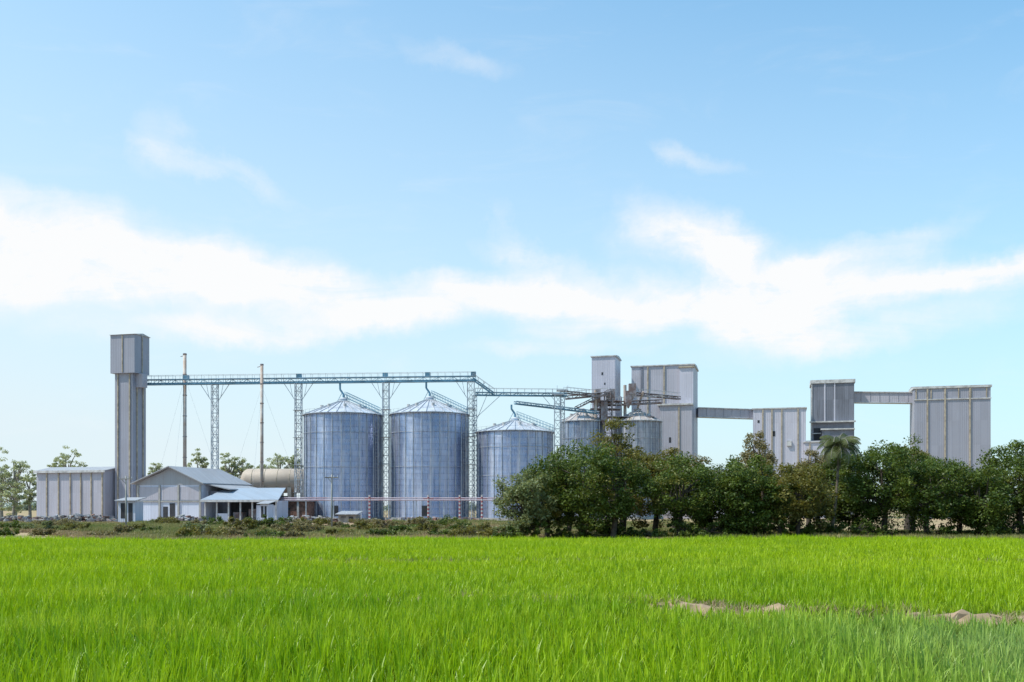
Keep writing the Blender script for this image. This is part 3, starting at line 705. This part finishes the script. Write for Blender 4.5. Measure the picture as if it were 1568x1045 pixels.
for i in range(4600):
    y=FE+2+ (rn.random()**1.4)*90; x=rn.uniform(-.62*y,.62*y if y<105 else 30)
    nz=math.sin(x*.11+y*.05)+math.sin(x*.043-1.3+y*.09)+.6*math.sin(x*.31+y*.2)
    if nz<-1.0: continue
    pts.append((x,y,0)); rot.append((0,0,rn.uniform(0,6.28))); s=rn.uniform(.4,1.1); scl.append((1,1,s)); idx.append(rn.integers(0,3) if nz+rn.normal(0,.6)>0.75 else rn.integers(3,6))
scatter('weedy_grass_strip',pts,rot,scl,idx,wv)

# ---------------------------------------------------------------- trees
def leafcloud(rng,centres,rad,per,size,flat=.7,asp=.55):
    n=len(centres)*per; c=np.repeat(centres,per,0); rr=np.repeat(rad,per)
    d=rng.normal(0,1,(n,3)); d/=np.linalg.norm(d,axis=1)[:,None]; r=rng.random(n)**.45
    p=c+d*(r*rr)[:,None]*np.array([1,1,flat])
    a=rng.normal(0,1,(n,3)); a[:,2]*=.6; a/=np.linalg.norm(a,axis=1)[:,None]
    nn=rng.normal(0,1,(n,3))*.8+np.array([0,0,.9])+d*.7; b=np.cross(nn,a); b/=np.linalg.norm(b,axis=1)[:,None]+1e-9
    L=size*rng.uniform(.6,1.3,n)[:,None]; Wd=L*asp
    v=np.stack([p-a*L/2,p+b*Wd/2,p+a*L/2-np.array([0,0,.15])*L,p-b*Wd/2],1)
    return v.reshape(-1,3), np.arange(n*4).reshape(n,4)
def tree(name,x,y,h,w,clear,mat,bark,seed,ncl=60,per=120,leaf=.3,clr=(.55,1.0),fill=.4,narrow=1.0,flat=.7):
    rng=np.random.default_rng(seed); R=random.Random(seed)
    d=rng.normal(0,1,(ncl,3)); d/=np.linalg.norm(d,axis=1)[:,None]
    lump=1+.20*np.sin(d[:,0]*3+seed)+.16*np.sin(d[:,1]*4+d[:,2]*3+seed*2)
    r=(fill+(1-fill)*rng.random(ncl))**.8*lump; r=np.clip(r,0,1.05)
    zc=(h+clear)/2; hz=(h-clear)/2
    tt=d[:,2]*r; wf=np.where(tt<0,1-.2*(-tt),1.0)
    C=np.stack([d[:,0]*r*w/2*wf*.9,d[:,1]*r*w/2*wf*.9*narrow,zc+tt*hz*.95],1)
    rad=rng.uniform(clr[0],clr[1],ncl)*(w/7)**.5
    v,q=leafcloud(rng,C,rad,per,leaf,flat)
    v[:,2]=np.maximum(v[:,2],.03+.2*rng.random(len(v)))
    g=Group(name,(x,y,0)); t=g.p('trunk_and_limbs',bark)
    fork=Vector((x+R.uniform(-.3,.3),y,max(clear*.9,h*.28)))
    tr=.035*h
    t.cyl((x,y,-.05),fork,tr,tr*.7,10)
    top=Vector((x+R.uniform(-.5,.5),y+R.uniform(-.5,.5),h*.72)); t.cyl(fork,top,tr*.6,tr*.2,8)
    for i in range(min(14,ncl)):
        c=Vector(C[i])+Vector((x,y,0)); s=fork.lerp(top,R.random()*.6); mid=s.lerp(c,.5)+Vector((R.uniform(-.4,.4),R.uniform(-.4,.4),R.uniform(.1,.5)))
        t.cyl(s,mid,tr*.38,tr*.25,6,False); t.cyl(mid,c,tr*.25,tr*.08,6,False)
        for k in range(3):
            c2=Vector(C[R.randrange(ncl)])+Vector((x,y,0))
            if (c2-c).length<w*.4: t.cyl(mid.lerp(c,.6),c2,tr*.12,tr*.05,5,False)
    e=g.finish(); me=np_mesh(name+'_crown',v,q,mat); o=bpy.data.objects.new('crown',me); COL.objects.link(o); o.parent=e
    return e
LG=mat_leaf('leaf_green',(.048,.085,.012),(.145,.195,.03),(.27,.19,.05),dry=.5,trans=.26)
LO=mat_leaf('leaf_olive',(.10,.105,.022),(.24,.215,.05),(.32,.21,.07),dry=.65)
LB=mat_leaf('leaf_brownish',(.20,.17,.08),(.28,.24,.11),(.33,.22,.12),dry=.7)
LL=mat_leaf('leaf_light',(.12,.16,.06),(.30,.33,.16),(.38,.36,.2),dry=.3)
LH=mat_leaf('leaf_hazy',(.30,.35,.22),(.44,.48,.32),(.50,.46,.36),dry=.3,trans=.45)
TR=[ # px, top, D, width px, clear, mat
(802,718,84,92,.2,LL),(838,698,88,120,.3,LG),(893,680,86,150,.8,LG),(952,648,95,96,2.0,LO),(938,684,84,115,.4,LG),(1002,684,92,112,.6,LO),
(1040,694,85,115,.5,LG),(1088,703,88,110,.4,LG),(1128,716,84,95,.2,LG),(1160,667,112,68,4,LB),(1168,705,85,115,.4,LG),(1212,696,92,105,.8,LO),
(1222,709,84,100,.3,LO),(1256,700,90,100,.5,LG),(1314,694,88,115,.6,LG),(1352,681,86,150,1.0,LG),(1396,678,95,100,1.5,LG),(1420,697,84,115,.4,LG),
(1468,695,87,130,.6,LG),(1520,692,89,125,.6,LG),(1500,715,83.5,100,.2,LG),(1566,685,86,140,.6,LG),(1628,688,89,130,.8,LG),(1690,698,86,120,.6,LG),(1388,675,105,60,3,LO),(1032,684,103,68,3,LO),(1238,690,106,66,2,LB),(1070,700,98,70,1,LB),(870,694,96,95,1,LG),(1140,702,96,95,1,LG)]
for i,(px,py,D,wp,cl,mt) in enumerate(TR):
    w=wp/F*D*1.12; h=Z(py,D)+.2
    tree('broadleaf_tree',X(px,D),D,h,w,cl,mt,BARK,100+i,ncl=int(44+w*8),per=115,leaf=.24)
def shrub(name,x,y,h,w,mat,seed,per=110,leaf=.2):
    tree(name,x,y,h,w,.05,mat,BARK,seed,ncl=int(10+w*3),per=per,leaf=leaf,clr=(.3,.55),fill=.3,flat=.8)
k=0
px=775
while px<1700:
    D=82.5+rs.uniform(0,3); shrub('shrub',X(px,D),D,rs.uniform(.9,2.2),rs.uniform(2.2,3.8),rs.choice([LG,LG,LG,LL if px<860 else LG]),300+k); k+=1; px+=rs.uniform(28,50)
SH=[(372,102,1.9,4,LO),(392,108,2.0,3.5,LG),(425,110,1.6,5,LG),(470,100,1.2,4,LB),(350,92,1.0,4,LB),(560,108,1.3,4,LO),(585,90,.8,3,LG),(640,118,1.9,5,LB),(655,102,1.2,3.5,LO),(700,110,1.1,4,LG),(735,96,1.0,3,LB),(300,116,1.3,4,LB),(240,100,.9,3,LG),(205,108,1.1,3,LO),(120,110,1.0,4,LO),(60,96,.8,3,LB),(20,120,1.0,4,LG),(768,86,1.6,3,LL),(784,82,1.2,3,LG),(520,92,.8,3,LO),(610,98,1.0,4,LG),(445,86,.7,3,LB),(160,90,.6,3,LB),(330,130,1.5,6,LG),(480,134,1.4,6,LO),(560,138,1.3,6,LB),(90,132,1.2,6,LB),(680,135,1.4,7,LG),(250,136,1.3,6,LO),(10,96,.8,3,LG),(400,88,.7,3,LO)]
for i in range(26): SH.append((rs.uniform(-20,760),rs.uniform(84,150),rs.uniform(.5,1.4),rs.uniform(2,6),rs.choice([LG,LO,LB,LB,LL])))
for i,(px,D,h,w,mt) in enumerate(SH):
    shrub('shrub',X(px,D),D,h,w,mt,400+i,per=90)
for i,(px,py,D,wp,cl) in enumerate(((22,676,240,70,3),(2,700,235,56,2),(46,716,232,42,1.5),(105,680,260,52,8),(88,692,262,30,9),(306,686,262,38,8),(352,688,262,36,8),(372,696,262,40,8),(428,690,262,50,8),(450,686,264,26,9),(240,706,262,36,7),(-40,690,245,60,4),(20,735,228,50,.5),(400,704,262,40,8))):
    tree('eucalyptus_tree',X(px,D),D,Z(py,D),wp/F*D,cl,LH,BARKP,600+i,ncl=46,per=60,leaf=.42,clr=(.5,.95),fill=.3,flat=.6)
r=np.random.default_rng(77); n=1300; cx=r.uniform(-560,640,n); C=np.stack([cx,r.uniform(540,600,n),r.uniform(.8,1,n)*(3+2.5*np.sin(cx*.03)+2*np.sin(cx*.11)+2)],1)
C[:,2]*=r.random(n)**.5; v,q=leafcloud(r,C,r.uniform(2.5,4.5,n),50,2.0,.8)
COL.objects.link(bpy.data.objects.new('distant_tree_belt',np_mesh('distant_tree_belt',v,q,mat_leaf('leaf_distant',(.30,.36,.32),(.38,.44,.38),(.36,.38,.34)))))  # distance haze is mixed into these pale leaf colours

def palm(px,D,pytop):
    x=X(px,D); g=Group('coconut_palm',(x,D,0)); zt=Z(pytop,D); t=g.p('trunk',BARKM,True)
    N=14
    pts=[Vector((x-.7*(1-k/N)**2,D,zt*k/N)) for k in range(N+1)]
    for k in range(N): t.cyl(pts[k],pts[k+1],.15-.005*k,.145-.005*k,10,False)
    top=pts[-1]; fr=g.p('fronds',mat_leaf('palm_leaf',(.06,.08,.02),(.13,.15,.045),(.24,.18,.08),dry=.4,trans=.2)); rb=g.p('midribs',WOOD); R=random.Random(4)
    for i in range(28):
        a=i*2.399; el=R.uniform(-.6,1.1) if i>7 else R.uniform(.9,1.4); L=R.uniform(2.0,2.7); n=18; prev=top.copy(); e=el
        h=Vector((math.cos(a),math.sin(a),0)); side=Vector((-math.sin(a),math.cos(a),0))
        for k in range(n):
            dv_=h*math.cos(e)+Vector((0,0,math.sin(e))); nx=prev+dv_*(L/n); rb.beam(prev,nx,.03); e-=.11
            if k>1:
                ll=.75*math.sin(math.pi*(k/n)**.7)+.15
                for s_ in (-1,1):
                    tip=prev+side*s_*ll*.7+dv_*ll*.5+Vector((0,0,-ll*.5)); wv_=dv_*.06
                    fr.add([prev-wv_,prev+wv_,tip+wv_*.2,tip-wv_*.2],[(0,1,2,3)])
            prev=nx
    for i in range(7):
        a=i*.9; c=top+Vector((math.cos(a)*.28,math.sin(a)*.28,-.25)); g.p('coconuts',BUFF,True).cyl(c,c+Vector((0,0,-.25)),.14,.1,8)
    g.finish()
palm(1284,84.2,682)

# ---------------------------------------------------------------- sky and light
sv=Vector((-0.80,-0.16,0)).normalized(); EL=math.radians(55)
sun_dir=Vector((sv.x*math.cos(EL),sv.y*math.cos(EL),math.sin(EL)))
sl=bpy.data.lights.new('sun','SUN'); sl.energy=5.0; sl.angle=math.radians(.55); sl.color=(1,.94,.84)
so=bpy.data.objects.new('sun',sl); so.rotation_euler=sun_dir.to_track_quat('Z','Y').to_euler(); so.location=(-50,0,80); COL.objects.link(so)
wd=bpy.data.worlds.new('World'); scene.world=wd; wd.use_nodes=True; nt=wd.node_tree; bg=nt.nodes['Background']
sky=nt.nodes.new('ShaderNodeTexSky'); sky.sky_type='NISHITA'; sky.sun_disc=False; sky.sun_elevation=EL; sky.sun_rotation=math.atan2(sun_dir.x,sun_dir.y)
sky.air_density=1.0; sky.dust_density=1.0; sky.ozone_density=1.5
tc=nt.nodes.new('ShaderNodeTexCoord'); G=tc.outputs['Generated']; x,y,z=SEP(nt,G)
az=M(nt,'ARCTAN2',x,y); el=M(nt,'ARCSINE',z)
hz=M(nt,'SUBTRACT',1.0,RNG(nt,el,-.02,.60,0,1,False)); hz=M(nt,'POWER',hz,1.15)
lf=RNG(nt,az,-.6,.55,.42,0.0,False)
hf=M(nt,'ADD',M(nt,'MULTIPLY',hz,.84),M(nt,'MULTIPLY',lf,.70),clamp=True)
c=MIX(nt,1.0,sky.outputs[0],(0.93,2.25,2.5),'MULTIPLY')
c=MIX(nt,M(nt,'MINIMUM',hf,.95),c,(7.9,8.9,9.45))
co=COMB(nt,az,el,0.0)
nz1=nt.nodes.new('ShaderNodeTexNoise'); nz1.inputs['Scale'].default_value=7; nz1.inputs['Detail'].default_value=6; nz1.inputs['Roughness'].default_value=.64; nt.links.new(co,nz1.inputs['Vector'])
wv1=nt.nodes.new('ShaderNodeVectorMath'); wv1.operation='MULTIPLY_ADD'; nt.links.new(nz1.outputs[1],wv1.inputs[0]); wv1.inputs[1].default_value=(.17,.075,0); wv1.inputs[2].default_value=(-.085,-.0375,0)
va=nt.nodes.new('ShaderNodeVectorMath'); va.operation='ADD'; nt.links.new(co,va.inputs[0]); nt.links.new(wv1.outputs[0],va.inputs[1]); W=va.outputs[0]
CL=[(60,390,330,58,-6,1.0),(-200,360,300,70,0,1.),(230,405,230,38,-10,.85),(420,430,170,36,-12,.85),(120,432,300,20,2,.6),(480,500,300,22,6,.65),(620,470,180,28,14,.75),(760,448,150,24,-3,.8),(880,468,190,30,-8,.8),(1060,480,220,34,-6,.85),(1180,505,190,28,-6,.65),
(1070,362,110,38,-22,.95),(1130,400,170,42,-12,.95),(1230,440,180,38,4,.9),(1400,440,190,18,8,.6),(1480,428,110,22,0,.8),(1580,415,110,16,3,.7),(1380,500,280,26,6,.55),(870,513,80,16,0,.65),(800,543,90,11,0,.65),(940,538,80,10,0,.4),
(340,262,110,14,-18,.5),(245,205,40,36,-60,.4),(1070,232,70,13,-12,.55),(690,72,90,16,-12,.35),(800,380,70,18,-50,.45),(880,410,150,16,-14,.55),(60,290,200,18,-5,.3),(1330,385,130,16,12,.5),(280,510,170,14,0,.5)]
tot=None
for (px,py,rx,ry,ro,st) in CL:
    a=math.atan((px-CX)/F); e=math.atan((HY-py)/F*math.cos(a))
    mp=nt.nodes.new('ShaderNodeMapping'); mp.vector_type='TEXTURE'; nt.links.new(W,mp.inputs[0])
    mp.inputs['Location'].default_value=(a,e,0); mp.inputs['Rotation'].default_value=(0,0,math.radians(ro)); mp.inputs['Scale'].default_value=(rx/F*1.15,ry/F*1.3,1)
    ln=nt.nodes.new('ShaderNodeVectorMath'); ln.operation='LENGTH'; nt.links.new(mp.outputs[0],ln.inputs[0])
    d=RNG(nt,ln.outputs['Value'],0.0,1.45,st,0.0)
    tot=d if tot is None else M(nt,'ADD',tot,d)
stv=COMB(nt,M(nt,'MULTIPLY',az,6.0),M(nt,'MULTIPLY',el,22.0),0.0)
s1=NOISE(nt,stv,1.0,7,.64,.8); s2=NOISE(nt,W,16,6,.65)
mod=M(nt,'SUBTRACT',M(nt,'ADD',M(nt,'MULTIPLY',s1,2.2),M(nt,'MULTIPLY',s2,1.5)),.90)
den=M(nt,'MULTIPLY',M(nt,'MINIMUM',tot,1.6),mod); den=RNG(nt,den,.05,1.3,0,.97,False)
wisp=M(nt,'MULTIPLY',RNG(nt,s1,.5,.8,0,1),.13)
den=M(nt,'MAXIMUM',den,wisp)
c=MIX(nt,den,c,(9.8,9.85,9.9))
nt.links.new(c,bg.inputs[0]); bg.inputs[1].default_value=.1

# ---------------------------------------------------------------- camera
cam=bpy.data.cameras.new('camera'); cam.sensor_width=36; cam.lens=36*F/1568; cam.shift_y=(HY-522.5)/1568
cam.clip_end=12000; cam.clip_start=.1
oc=bpy.data.objects.new('camera',cam); oc.location=(0,0,CH); oc.rotation_euler=(math.pi/2,0,0); COL.objects.link(oc); scene.camera=oc
